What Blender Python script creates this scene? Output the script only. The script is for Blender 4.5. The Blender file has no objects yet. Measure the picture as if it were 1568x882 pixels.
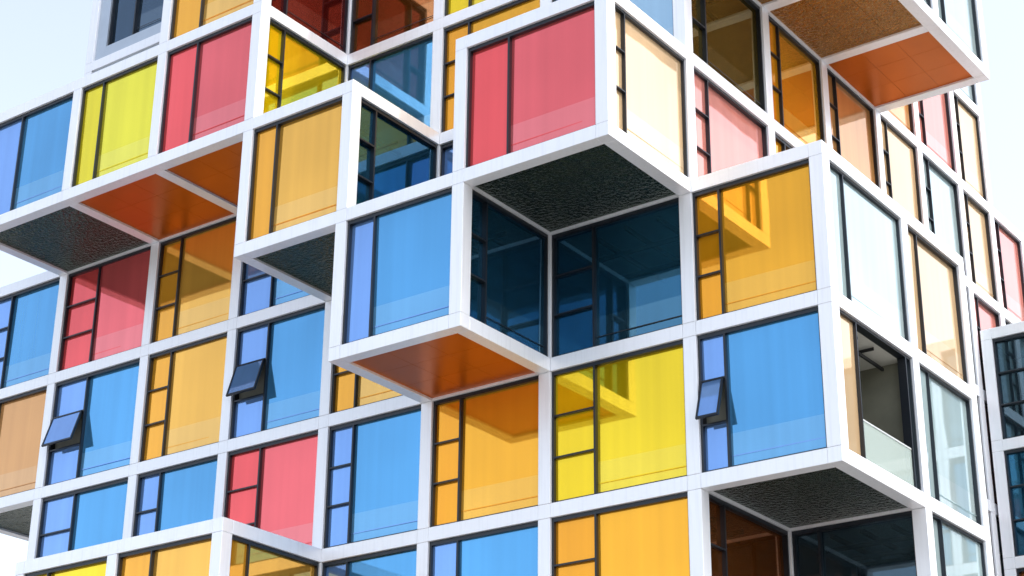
import bpy, bmesh, math, random
from mathutils import Vector, Matrix
rnd=random.Random(7)
H=4.0; CW=0.19; G=-14.9
P=[17.6524,-36.756,-13.2737,0.636,0.4109,0.0103,27.6777]
U=[0,-3.7886,-8.254,-12.2486,-16.0688,-20.1109,-24.0116,-28.4958,-32.6]
V=[-3.8818,0,4.5362,8.3098,12.0929,15.3522,18.7706,21.563,24.6]
sc=bpy.context.scene
sc.view_settings.view_transform='Standard'; sc.view_settings.look='None'; sc.view_settings.exposure=0
# ---------------- camera ----------------
a,pt,ro=P[3:6]
Fw=Vector((-math.sin(a)*math.cos(pt),math.cos(a)*math.cos(pt),math.sin(pt)))
R0=Vector((math.cos(a),math.sin(a),0)); U0=R0.cross(Fw)
R=R0*math.cos(ro)+U0*math.sin(ro); Up=-R0*math.sin(ro)+U0*math.cos(ro)
cd=bpy.data.cameras.new("camera"); co=bpy.data.objects.new("camera",cd); sc.collection.objects.link(co); sc.camera=co
co.matrix_world=Matrix(((R[0],Up[0],-Fw[0],P[0]),(R[1],Up[1],-Fw[1],P[1]),(R[2],Up[2],-Fw[2],P[2]),(0,0,0,1)))
cd.sensor_width=36; cd.lens=P[6]*100/1568*36; cd.clip_end=6000; cd.clip_start=.1
# ---------------- light ----------------
S=Vector((0.52,0.10,0.66)).normalized()
sl=bpy.data.lights.new("sun","SUN"); sl.energy=2.1; sl.angle=math.radians(.5); sl.color=(1,.92,.82)
so=bpy.data.objects.new("sun",sl); sc.collection.objects.link(so); so.rotation_euler=S.to_track_quat('Z','Y').to_euler()
w=bpy.data.worlds.new("World"); sc.world=w; w.use_nodes=True
nt=w.node_tree; bg=nt.nodes["Background"]
sk=nt.nodes.new("ShaderNodeTexSky"); sk.sky_type='NISHITA'; sk.sun_disc=False
sk.sun_elevation=math.asin(S.z); sk.sun_rotation=math.atan2(S.x,S.y)
sk.air_density=1.0; sk.dust_density=3.0; sk.ozone_density=1.0
hs=nt.nodes.new("ShaderNodeHueSaturation"); hs.inputs['Saturation'].default_value=.55; hs.inputs['Value'].default_value=2.75
nt.links.new(sk.outputs[0],hs.inputs['Color']); nt.links.new(hs.outputs[0],bg.inputs[0])
bg.inputs[1].default_value=.15
# ---------------- materials ----------------
mats={}
def newmat(name):
    m=bpy.data.materials.new(name); m.use_nodes=True; n=m.node_tree
    return m,n,n.nodes["Principled BSDF"]
def lin(c):
    return tuple(((v/255)/12.92 if v/255<=.04045 else (((v/255)+.055)/1.055)**2.4) for v in c)+(1,)
def noise(n,scale,mapscale=(1,1,1),detail=3,coord='Object'):
    tc=n.nodes.new("ShaderNodeTexCoord"); mp=n.nodes.new("ShaderNodeMapping"); mp.inputs['Scale'].default_value=mapscale
    nz=n.nodes.new("ShaderNodeTexNoise"); nz.inputs['Scale'].default_value=scale; nz.inputs['Detail'].default_value=detail
    n.links.new(tc.outputs[coord],mp.inputs[0]); n.links.new(mp.outputs[0],nz.inputs['Vector']); return nz
def mrange(n,src,lo,hi,f0=.3,f1=.7):
    mr=n.nodes.new("ShaderNodeMapRange"); mr.inputs[1].default_value=f0; mr.inputs[2].default_value=f1
    mr.inputs[3].default_value=lo; mr.inputs[4].default_value=hi; n.links.new(src,mr.inputs[0]); return mr.outputs[0]
def mul(n,a_,b_):
    m=n.nodes.new("ShaderNodeMath"); m.operation='MULTIPLY'; n.links.new(a_,m.inputs[0]); n.links.new(b_,m.inputs[1]); return m.outputs[0]
def colvar(n,col,fac):
    h=n.nodes.new("ShaderNodeHueSaturation"); h.inputs['Color'].default_value=col; n.links.new(fac,h.inputs['Value']); return h.outputs[0]
CLEAR={'teal','dark','gold','brown','wine','slate'}
def glass(name,rgb,metal=.6,rough=.03,var=.07,coat=.25,clear=0):
    m,n,b=newmat(name)
    band=noise(n,1.0,(3.2,3.2,.05),4); big=noise(n,.22,(1,1,1),2)
    f=mul(n,mrange(n,band.outputs[0],1-var,1+var*.6),mrange(n,big.outputs[0],.88,1.08))
    n.links.new(colvar(n,lin(rgb),f),b.inputs['Base Color'])
    b.inputs['Metallic'].default_value=metal; b.inputs['Roughness'].default_value=rough
    b.inputs['Coat Weight'].default_value=coat; b.inputs['Coat Roughness'].default_value=.02
    wv=noise(n,.55,(1,1,1),1); bp=n.nodes.new("ShaderNodeBump"); bp.inputs['Strength'].default_value=.08; bp.inputs['Distance'].default_value=.05
    n.links.new(wv.outputs[0],bp.inputs['Height']); n.links.new(bp.outputs[0],b.inputs['Normal']); n.links.new(bp.outputs[0],b.inputs['Coat Normal'])
    if clear:
        b.inputs['Metallic'].default_value=.85; b.inputs['Coat Weight'].default_value=.6
        tr=n.nodes.new("ShaderNodeBsdfTransparent"); mx=n.nodes.new("ShaderNodeMixShader"); mx.inputs[0].default_value=clear
        c=lin(rgb); k=max(c[:3]); tr.inputs[0].default_value=tuple(.5+.5*(v/k) for v in c[:3])+(1,)
        out=n.nodes["Material Output"]; n.links.new(b.outputs[0],mx.inputs[1]); n.links.new(tr.outputs[0],mx.inputs[2]); n.links.new(mx.outputs[0],out.inputs[0])
    mats[name]=m
def plain(name,rgb,metal=0,rough=.5,var=.08,scale=1.5,mapscale=(1,1,1),spec=.5):
    m,n,b=newmat(name); nz=noise(n,scale,mapscale,5)
    n.links.new(colvar(n,lin(rgb),mrange(n,nz.outputs[0],1-var,1+var)),b.inputs['Base Color'])
    b.inputs['Metallic'].default_value=metal; b.inputs['Roughness'].default_value=rough
    b.inputs['Specular IOR Level'].default_value=spec
    mats[name]=m; return m,n,b
G_={'blue':(88,162,212),'yellow':(254,216,26),'lemon':(243,229,56),'orange':(253,188,76),'amber':(251,176,36),'red':(243,104,106),
    'cream':(226,194,150),'white':(180,202,204),'pink':(228,146,132),'dark':(84,108,120),'gold':(150,130,60),'peach':(228,166,100),'teal':(56,124,156),  # cream, white, pink: sun and sky glare painted into right-facing glass colours
    'slate':(80,105,125),'wine':(150,50,44),'brown':(180,110,45),'sky':(165,200,222)}
G2={'blue':(124,168,228),'yellow':(255,214,6),'lemon':(246,224,26),'orange':(253,176,48),'amber':(253,168,24),'red':(248,90,90)}
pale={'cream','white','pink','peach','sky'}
for k,c in G_.items():
    cl=.42 if k in CLEAR else 0
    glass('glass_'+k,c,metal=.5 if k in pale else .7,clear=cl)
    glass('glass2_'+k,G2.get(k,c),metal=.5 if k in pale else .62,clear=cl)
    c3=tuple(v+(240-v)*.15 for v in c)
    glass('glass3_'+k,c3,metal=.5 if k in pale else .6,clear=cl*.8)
m,n,b=plain('white_aluminium',(240,242,246),.2,.36,.02,.6,(1,1,.5))
st=noise(n,2.0,(5,5,.25),5); dirt=mrange(n,st.outputs[0],.92,1.0,.25,.5)
base=b.inputs['Base Color'].links[0].from_node; vsrc=base.inputs['Value'].links[0].from_socket
n.links.new(mul(n,vsrc,dirt),base.inputs['Value']); b.inputs['Coat Weight'].default_value=.45; b.inputs['Coat Roughness'].default_value=.12
plain('dark_frame',(36,41,48),.3,.35,.1)
plain('roof_membrane',(150,152,155),0,.8,.1)
plain('joint',(70,72,76),0,.8,.1)
plain('grey_panel',(175,186,198),.4,.35,.05)
plain('interior',(118,118,104),0,.7,.15)
plain('room_wall',(200,200,192),0,.8,.06)
plain('ceiling_track',(30,32,34),.2,.5,.06)
plain('rail',(200,205,205),.2,.3,.03)
m,n,b=newmat('balustrade_glass'); mats['balustrade_glass']=m
b.inputs['Base Color'].default_value=(.55,.66,.62,1); b.inputs['Alpha'].default_value=.4; b.inputs['Roughness'].default_value=.05
def hammered(name,rgb,metal,rough,strength,sc_=7):
    m,n,b=plain(name,rgb,metal,rough,.12,.8)
    vo=noise(n,sc_,(1,1,1),2); bp=n.nodes.new("ShaderNodeBump"); bp.inputs['Strength'].default_value=strength; bp.inputs['Distance'].default_value=.08
    n.links.new(vo.outputs[0],bp.inputs['Height']); n.links.new(bp.outputs[0],b.inputs['Normal'])
hammered('soffit_green',(62,78,64),.9,.12,1.0,9)
hammered('soffit_bronze',(158,112,52),.9,.14,1.0,9)
plain('soffit_orange',(196,98,8),.5,.3,.05,.7,(1,1,1),.25)
# ---------------- mesh builder ----------------
class Building:
    def __init__(s,name): s.name=name; s.p={}
    def box(s,mat,O,A,N,Z,a0,a1,d0,d1,z0,z1,part=None):
        L=s.p.setdefault((part or mat,mat),([],[])); v,f=L; n=len(v)
        for (x,y,z) in ((a0,d0,z0),(a1,d0,z0),(a1,d1,z0),(a0,d1,z0),(a0,d0,z1),(a1,d0,z1),(a1,d1,z1),(a0,d1,z1)):
            v.append(O+A*x+N*y+Z*z)
        for q in ((0,3,2,1),(4,5,6,7),(0,1,5,4),(1,2,6,5),(2,3,7,6),(3,0,4,7)): f.append([n+i for i in q])
    def abox(s,mat,x0,x1,y0,y1,z0,z1,part=None):
        s.box(mat,Vector((0,0,0)),Vector((1,0,0)),Vector((0,1,0)),Vector((0,0,1)),x0,x1,y0,y1,z0,z1,part)
    def finish(s):
        e=bpy.data.objects.new(s.name,None); sc.collection.objects.link(e)
        for (part,mat),(v,f) in s.p.items():
            me=bpy.data.meshes.new(part); me.from_pydata([tuple(q) for q in v],[],f)
            bm=bmesh.new(); bm.from_mesh(me); bmesh.ops.recalc_face_normals(bm,faces=bm.faces); bm.to_mesh(me); bm.free()
            me.materials.append(mats[mat]); o=bpy.data.objects.new(part,me); sc.collection.objects.link(o); o.parent=e
            if part=='frame':
                bv=o.modifiers.new("bevel",'BEVEL'); bv.width=.01; bv.segments=2; bv.limit_method='ANGLE'
ZV=Vector((0,0,1))
def window(B,O,A,N,W,Hh,col,frac,trans,sash=None,room=False,border=False,thin=False):
    e=.002; fb=.045 if thin else .07; tb=.07 if thin else .11; mh=.02 if thin else .029; th_=.016 if thin else .023
    f0,f1=-.30,-.075
    D='dark_frame'
    if border:
        B.box('grey_panel',O,A,N,ZV,e,.55,-.3,-.09,e,Hh-e); B.box('grey_panel',O,A,N,ZV,W-.35,W-e,-.3,-.09,e,Hh-e)
        B.box('grey_panel',O,A,N,ZV,.55,W-.35,-.3,-.095,e,.5); B.box('grey_panel',O,A,N,ZV,.55,W-.35,-.3,-.095,Hh-.35,Hh-e)
        window(B,O+A*.55+ZV*.5-N*.08,A,N,W-.9,Hh-.85,col,.4,False); return
    B.box(D,O,A,N,ZV,e,fb,f0,f1,e,Hh-e); B.box(D,O,A,N,ZV,W-.05,W-e,f0,f1,e,Hh-e)
    B.box(D,O,A,N,ZV,fb,W-.05,f0,f1,Hh-tb,Hh-e); B.box(D,O,A,N,ZV,fb,W-.05,f0,f1,e,.05)
    xm=fb+(W-fb-.05)*frac
    B.box(D,O,A,N,ZV,xm-mh,xm+mh,f0,f1+.004,.05,Hh-tb)
    z0,z1=.05,Hh-tb
    def pane(mat,a0,a1,b0,b1,band=None):
        t=rnd.uniform(-.005,.005); t2=rnd.uniform(-.007,.007)
        A2=(A+N*t).normalized(); Z2=(ZV+N*t2).normalized(); N2=A2.cross(Z2).normalized()
        if N2.dot(N)<0: N2=-N2
        d1=-.175 if col not in CLEAR else -.197
        if band:
            zb=b0+.85
            B.box(mat,O,A2,N2,Z2,a0-.01,a1+.01,-.20,d1,zb,b1+.01); B.box(band,O,A2,N2,Z2,a0-.01,a1+.01,-.20,d1,b0-.01,zb)
        else: B.box(mat,O,A2,N2,Z2,a0-.01,a1+.01,-.20,d1,b0-.01,b1+.01)
    if room:
        pane('glass_'+col,fb,xm-mh,z0,z1)
        B.box(D,O,A,N,ZV,W-.32,W-.27,f0,f1,z0,z1)
        pane('glass_white',W-.27,W-.05,z0,z1)
        d=3.2
        B.box('interior',O,A,N,ZV,fb,W-.05,-d-.1,-d,z0,z1); B.box('interior',O,A,N,ZV,fb-.1,fb,-d,f0,z0,z1)
        B.box('interior',O,A,N,ZV,W-.05,W+.05,-d,f0,z0,z1); B.box('room_wall',O,A,N,ZV,fb,W-.05,-d,f0,z1,z1+.1)
        B.box('interior',O,A,N,ZV,fb,W-.05,-d,f0,z0-.1,z0)
        B.box('balustrade_glass',O,A,N,ZV,xm+.04,W-.33,-.14,-.12,z0,z0+1.0); B.box('rail',O,A,N,ZV,xm+.04,W-.33,-.15,-.11,z0+1.0,z0+1.04)
        for q in range(4):
            B.box('ceiling_track',O,A,N,ZV,fb+.1,W-.2,-.8-.7*q,-.74-.7*q,z1-.2,z1-.12)
        for q in range(3):
            B.box('ceiling_track',O,A,N,ZV,fb+.8+q*.9,fb+.84+q*.9,-d+.05,f0-.1,z1-.12,z1-.04)
        for q in range(3):
            B.box('ceiling_track',O,A,N,ZV,1.2+q*.8,1.22+q*.8,-1.5,-1.48,z1-.9,z1-.12); B.box('rail',O,A,N,ZV,1.1+q*.8,1.32+q*.8,-1.6,-1.38,z1-1.0,z1-.9)
        B.box('room_wall',O,A,N,ZV,1.0,2.6,-d,-d+.3,z0,z0+1.9); B.box('dark_frame',O,A,N,ZV,2.8,3.9,-d,-d+.05,z0,z0+2.2)
        return
    pane('glass_'+col,xm+mh,W-.05,z0,z1,'glass3_'+col)
    B.box('glass2_'+col if col not in CLEAR else D,O,A,N,ZV,xm+.04,W-.06,-.165,-.16,z0+.26,z0+.285)
    if not trans: pane('glass2_'+col,fb,xm-mh,z0,z1)
    else:
        hh=z1-z0; cuts=[z0,z0+hh*.34,z0+hh*.67,z1]
        for q in (1,2): B.box(D,O,A,N,ZV,fb,xm-mh,f0,f1+.002,cuts[q]-th_,cuts[q]+th_)
        for q in range(3):
            if sash==q:
                B.box('interior',O,A,N,ZV,fb,xm-.035,-.28,-.27,cuts[q],cuts[q+1])
                th=math.radians(17); O2=O+ZV*(cuts[q+1]-.02)+N*(-.075)
                Dn=-ZV*math.cos(th)+N*math.sin(th); N2=N*math.cos(th)+ZV*math.sin(th)
                L=cuts[q+1]-cuts[q]-.02; x0,x1=fb+.01,xm-.045
                B.box(D,O2,A,N2,Dn,x0,x0+.05,.0,.06,0,L); B.box(D,O2,A,N2,Dn,x1-.05,x1,.0,.06,0,L)
                B.box(D,O2,A,N2,Dn,x0+.05,x1-.05,.0,.06,0,.05); B.box(D,O2,A,N2,Dn,x0+.05,x1-.05,.0,.06,L-.06,L)
                B.box('glass2_'+col,O2,A,N2,Dn,x0+.05,x1-.05,.02,.04,.05,L-.06)
            else: pane('glass2_'+col,fb,xm-mh,cuts[q],cuts[q+1])
def gen(B,X,Y,Z,occ,winfn,soffn):
    nx,ny,nz=len(X),len(Y),len(Z); g=.005
    O_=lambda a,b,c:(a,b,c) in occ
    nodes=set()
    fr=lambda *q: B.abox('white_aluminium',*q,part='frame')
    jt=lambda *q: B.abox('joint',*q)
    i1=CW-.02; i2=CW-.025
    def show(l): return any(l) and not all(l)
    for i in range(nx):
        for j in range(ny):
            for k in range(nz-1):
                if show([O_(i-1,j-1,k),O_(i,j-1,k),O_(i-1,j,k),O_(i,j,k)]):
                    fr(X[i]-CW,X[i]+CW,Y[j]-CW,Y[j]+CW,Z[k]+CW+g,Z[k+1]-CW-g); nodes|={(i,j,k),(i,j,k+1)}
                    jt(X[i]-i1,X[i]+i1,Y[j]-i1,Y[j]+i1,Z[k]+.15,Z[k]+.25); jt(X[i]-i1,X[i]+i1,Y[j]-i1,Y[j]+i1,Z[k+1]-.25,Z[k+1]-.15)
    for i in range(nx-1):
        for j in range(ny):
            for k in range(nz):
                if show([O_(i,j-1,k-1),O_(i,j,k-1),O_(i,j-1,k),O_(i,j,k)]):
                    fr(X[i]+CW+g,X[i+1]-CW-g,Y[j]-CW,Y[j]+CW,Z[k]-CW,Z[k]+CW); nodes|={(i,j,k),(i+1,j,k)}
                    for xx in (X[i]+.2,X[i+1]-.2): jt(xx-.05,xx+.05,Y[j]-i1,Y[j]+i1,Z[k]-i1,Z[k]+i1)
    for i in range(nx):
        for j in range(ny-1):
            for k in range(nz):
                if show([O_(i-1,j,k-1),O_(i,j,k-1),O_(i-1,j,k),O_(i,j,k)]):
                    fr(X[i]-CW,X[i]+CW,Y[j]+CW+g,Y[j+1]-CW-g,Z[k]-CW,Z[k]+CW); nodes|={(i,j,k),(i,j+1,k)}
                    for yy in (Y[j]+.2,Y[j+1]-.2): jt(X[i]-i2,X[i]+i2,yy-.05,yy+.05,Z[k]-i2,Z[k]+i2)
    for (i,j,k) in nodes: fr(X[i]-CW,X[i]+CW,Y[j]-CW,Y[j]+CW,Z[k]-CW,Z[k]+CW)
    for (i,j,k) in sorted(occ):
        x0,x1,y0,y1=X[i]+CW,X[i+1]-CW,Y[j]+CW,Y[j+1]-CW; z0=Z[k]+CW; Hh=Z[k+1]-Z[k]-2*CW
        cl=False
        def win(d,O,A,N,W):
            q=winfn(d,i,j,k); window(B,O,A,N,W,Hh,**q); return q['col'] in CLEAR
        if not O_(i,j-1,k): cl|=win('F',Vector((x0,Y[j]-CW,z0)),Vector((1,0,0)),Vector((0,-1,0)),x1-x0)
        if not O_(i,j+1,k): cl|=win('B',Vector((x1,Y[j+1]+CW,z0)),Vector((-1,0,0)),Vector((0,1,0)),x1-x0)
        if not O_(i+1,j,k): cl|=win('R',Vector((X[i+1]+CW,y0,z0)),Vector((0,1,0)),Vector((1,0,0)),y1-y0)
        if not O_(i-1,j,k): cl|=win('L',Vector((X[i]-CW,y1,z0)),Vector((0,-1,0)),Vector((-1,0,0)),y1-y0)
        if not O_(i,j,k+1): B.abox('roof_membrane',x0,x1,y0,y1,Z[k+1]-.1,Z[k+1]+.06)
        if not O_(i,j,k-1):
            mt=soffn(i,j,k); zb=Z[k]-CW+.07
            B.abox('joint',x0,x1,y0,y1,zb+.03,zb+.12)
            for q in range(3):
                for r in range(3):
                    dx=(x1-x0)/3; dy=(y1-y0)/3
                    B.abox(mt,x0+dx*q+.004,x0+dx*(q+1)-.004,y0+dy*r+.004,y0+dy*(r+1)-.004,zb,zb+.028)
        if cl: # a real room behind the clear panes
            zt=Z[k+1]-.25; zf=Z[k]+.08
            B.abox('room_wall',x0,x1,y0,y1,zt,zt+.06); B.abox('interior',x0,x1,y0,y1,zf,zf+.06)
            if O_(i,j-1,k): B.abox('room_wall',x0,x1,y0-.1,y0,zf,zt)
            if O_(i,j+1,k): B.abox('room_wall',x0,x1,y1,y1+.1,zf,zt)
            if O_(i+1,j,k): B.abox('room_wall',x1,x1+.1,y0,y1,zf,zt)
            if O_(i-1,j,k): B.abox('room_wall',x0-.1,x0,y0,y1,zf,zt)
            for q in range(1,4):
                xx=x0+(x1-x0)*q/4; B.abox('ceiling_track',xx-.04,xx+.04,y0+.25,y1-.25,zt-.12,zt-.002)
            for q in range(1,3):
                yy=y0+(y1-y0)*q/3; B.abox('ceiling_track',x0+.25,x1-.25,yy-.03,yy+.03,zt-.24,zt-.125)
            B.abox('dark_frame',x0+.9,x0+1.1,y0+1.2,y1-.9,zf+.06,zf+1.5); B.abox('interior',x0+1.4,x0+2.6,y0+1.5,y0+2.2,zf+.78,zf+.84)
            for (u,v_) in ((1.45,1.55),(2.5,1.55),(1.45,2.1),(2.5,2.1)): B.abox('dark_frame',x0+u,x0+u+.05,y0+v_,y0+v_+.05,zf+.06,zf+.78)
# ---------------- main building ----------------
X=[U[8-q] for q in range(9)]; Y=V[:]; KMIN,KMAX=-4,7
Z=[H*k for k in range(KMIN,KMAX+1)]
def cell(b,j,s):
    if s<-4 or s>6: return False
    if j>=0 and 1<=b<=6:
        return j<=5 or (j==6 and s<=3)
    if b==7 and j>=0 and j<=2: return s in (1,2)
    if j==-1: return (b,s) in {(6,3),(5,3),(4,3),(3,2),(1,2),(2,1),(4,-1),(5,-1),(4,4),(4,5)}
    if b==0 and j in(0,1) and s in(0,1): return True
    if b==0 and j==1 and s<=-1: return True
    if b==0 and j==0 and s<=-3: return True
    if b==0 and j in(0,1,2) and s in(4,5): return True
    return False
occ={(7-b,j+1,s-KMIN) for b in range(8) for j in range(-1,7) for s in range(-4,7) if cell(b,j,s)}
FR={0:.21,1:.32,2:.25,3:.25,4:.35,5:.27,6:.37,7:.3}
FC={(0,-1):'orange',(1,-1):'amber',(2,-1):'blue',(3,-1):'blue',(0,0):'blue',(1,0):'yellow',(2,0):'amber',(3,0):'blue',(4,0):'red',(5,0):'blue',(6,0):'blue',
 (0,1):'amber',(1,1):'teal',(2,1):'blue',(3,1):'orange',(4,1):'blue',(5,1):'orange',(6,1):'blue',(7,1):'peach',
 (4,2):'blue',(5,2):'orange',(6,2):'red',(7,2):'blue',(2,2):'blue',(3,2):'blue',(1,2):'blue',
 (3,3):'blue',(2,3):'amber',(1,3):'sky',(3,4):'brown',(2,4):'yellow',(1,4):'blue',(6,4):'slate',(6,5):'slate',(5,4):'orange',(5,5):'slate',(1,5):'amber'}
FP={(6,3):'blue',(5,3):'lemon',(4,3):'red',(3,2):'orange',(1,2):'red',(2,1):'blue',(4,-1):'orange',(5,-1):'yellow',(4,4):'orange',(4,5):'blue'}
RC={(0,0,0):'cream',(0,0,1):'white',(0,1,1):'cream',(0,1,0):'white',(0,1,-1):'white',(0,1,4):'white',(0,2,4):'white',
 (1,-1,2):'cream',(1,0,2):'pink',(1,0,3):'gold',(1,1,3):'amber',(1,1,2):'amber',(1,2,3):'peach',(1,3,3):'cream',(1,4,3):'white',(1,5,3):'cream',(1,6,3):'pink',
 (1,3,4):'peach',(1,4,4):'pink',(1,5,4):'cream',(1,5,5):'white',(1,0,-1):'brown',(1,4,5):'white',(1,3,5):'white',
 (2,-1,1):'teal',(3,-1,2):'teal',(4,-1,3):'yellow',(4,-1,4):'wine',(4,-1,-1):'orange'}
pal=['blue','blue','orange','red','yellow','amber','blue']
def winfn(d,i,jj,kk):
    b=7-i; j=jj-1; s=kk+KMIN
    q=dict(frac=FR[b],trans=True,sash=None)
    if d=='F':
        if j==-1: q['col']=FP.get((b,s),'blue'); q['trans']=False
        else:
            q['col']=FC.get((b,s)) or rnd.choice(pal)
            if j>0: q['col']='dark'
            if (b,s) in {(0,0),(4,1),(6,1)}: q['sash']=1
            if (b,s)==(6,0): q['sash']=0
            if q['col']=='slate': q['border']=True
    elif d=='R':
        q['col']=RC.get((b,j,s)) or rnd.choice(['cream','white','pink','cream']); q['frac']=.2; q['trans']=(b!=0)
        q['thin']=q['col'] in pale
        if b==1 and j==-1: q['frac']=.15
        if (b,j,s)==(0,0,0): q['room']=True; q['frac']=.24
    else: q['col']=rnd.choice(pal)
    return q
def soffn(i,jj,kk):
    b=7-i; j=jj-1; s=kk+KMIN
    if (b,j,s) in {(5,-1,3),(4,-1,3),(2,-1,1),(0,2,4)}: return 'soffit_orange'
    if b==0 and s==4: return 'soffit_bronze'
    return 'soffit_green'
B=Building('coloured_glass_apartment_building'); gen(B,X,Y,Z,occ,winfn,soffn); B.finish()
# ---------------- neighbouring building ----------------
NX=[-3.3,1.0,5.2,9.4,13.6]; NY=[19.1,23.1,27.1]; NZ=[10.1-4*q for q in range(7)][::-1]
nocc={(i,j,k) for i in range(4) for j in range(2) for k in range(6)}
ncol={5:'dark',4:'teal',3:'brown',2:'brown'}
def nwin(d,i,j,k):
    return dict(frac=.45,trans=True,sash=None,col=ncol.get(k,'teal') if d=='F' else rnd.choice(['teal','amber']))
NB=Building('neighbouring_office_building'); gen(NB,NX,NY,NZ,nocc,nwin,lambda *q:'soffit_green'); NB.finish()
# ---------------- ground ----------------
m,n,b=newmat('paving'); mats['paving']=m
tc=n.nodes.new("ShaderNodeTexCoord"); br=n.nodes.new("ShaderNodeTexBrick"); br.inputs['Scale'].default_value=.8
br.inputs['Color1'].default_value=(.30,.29,.27,1); br.inputs['Color2'].default_value=(.24,.235,.225,1); br.inputs['Mortar'].default_value=(.12,.12,.12,1); br.inputs['Mortar Size'].default_value=.01
n.links.new(tc.outputs['Object'],br.inputs['Vector']); n.links.new(br.outputs[0],b.inputs['Base Color']); b.inputs['Roughness'].default_value=.8
me=bpy.data.meshes.new("ground"); me.from_pydata([(-2500,-2500,G),(2500,-2500,G),(2500,2500,G),(-2500,2500,G)],[],[(0,1,2,3)]); me.materials.append(m)
o=bpy.data.objects.new("ground",me); sc.collection.objects.link(o)
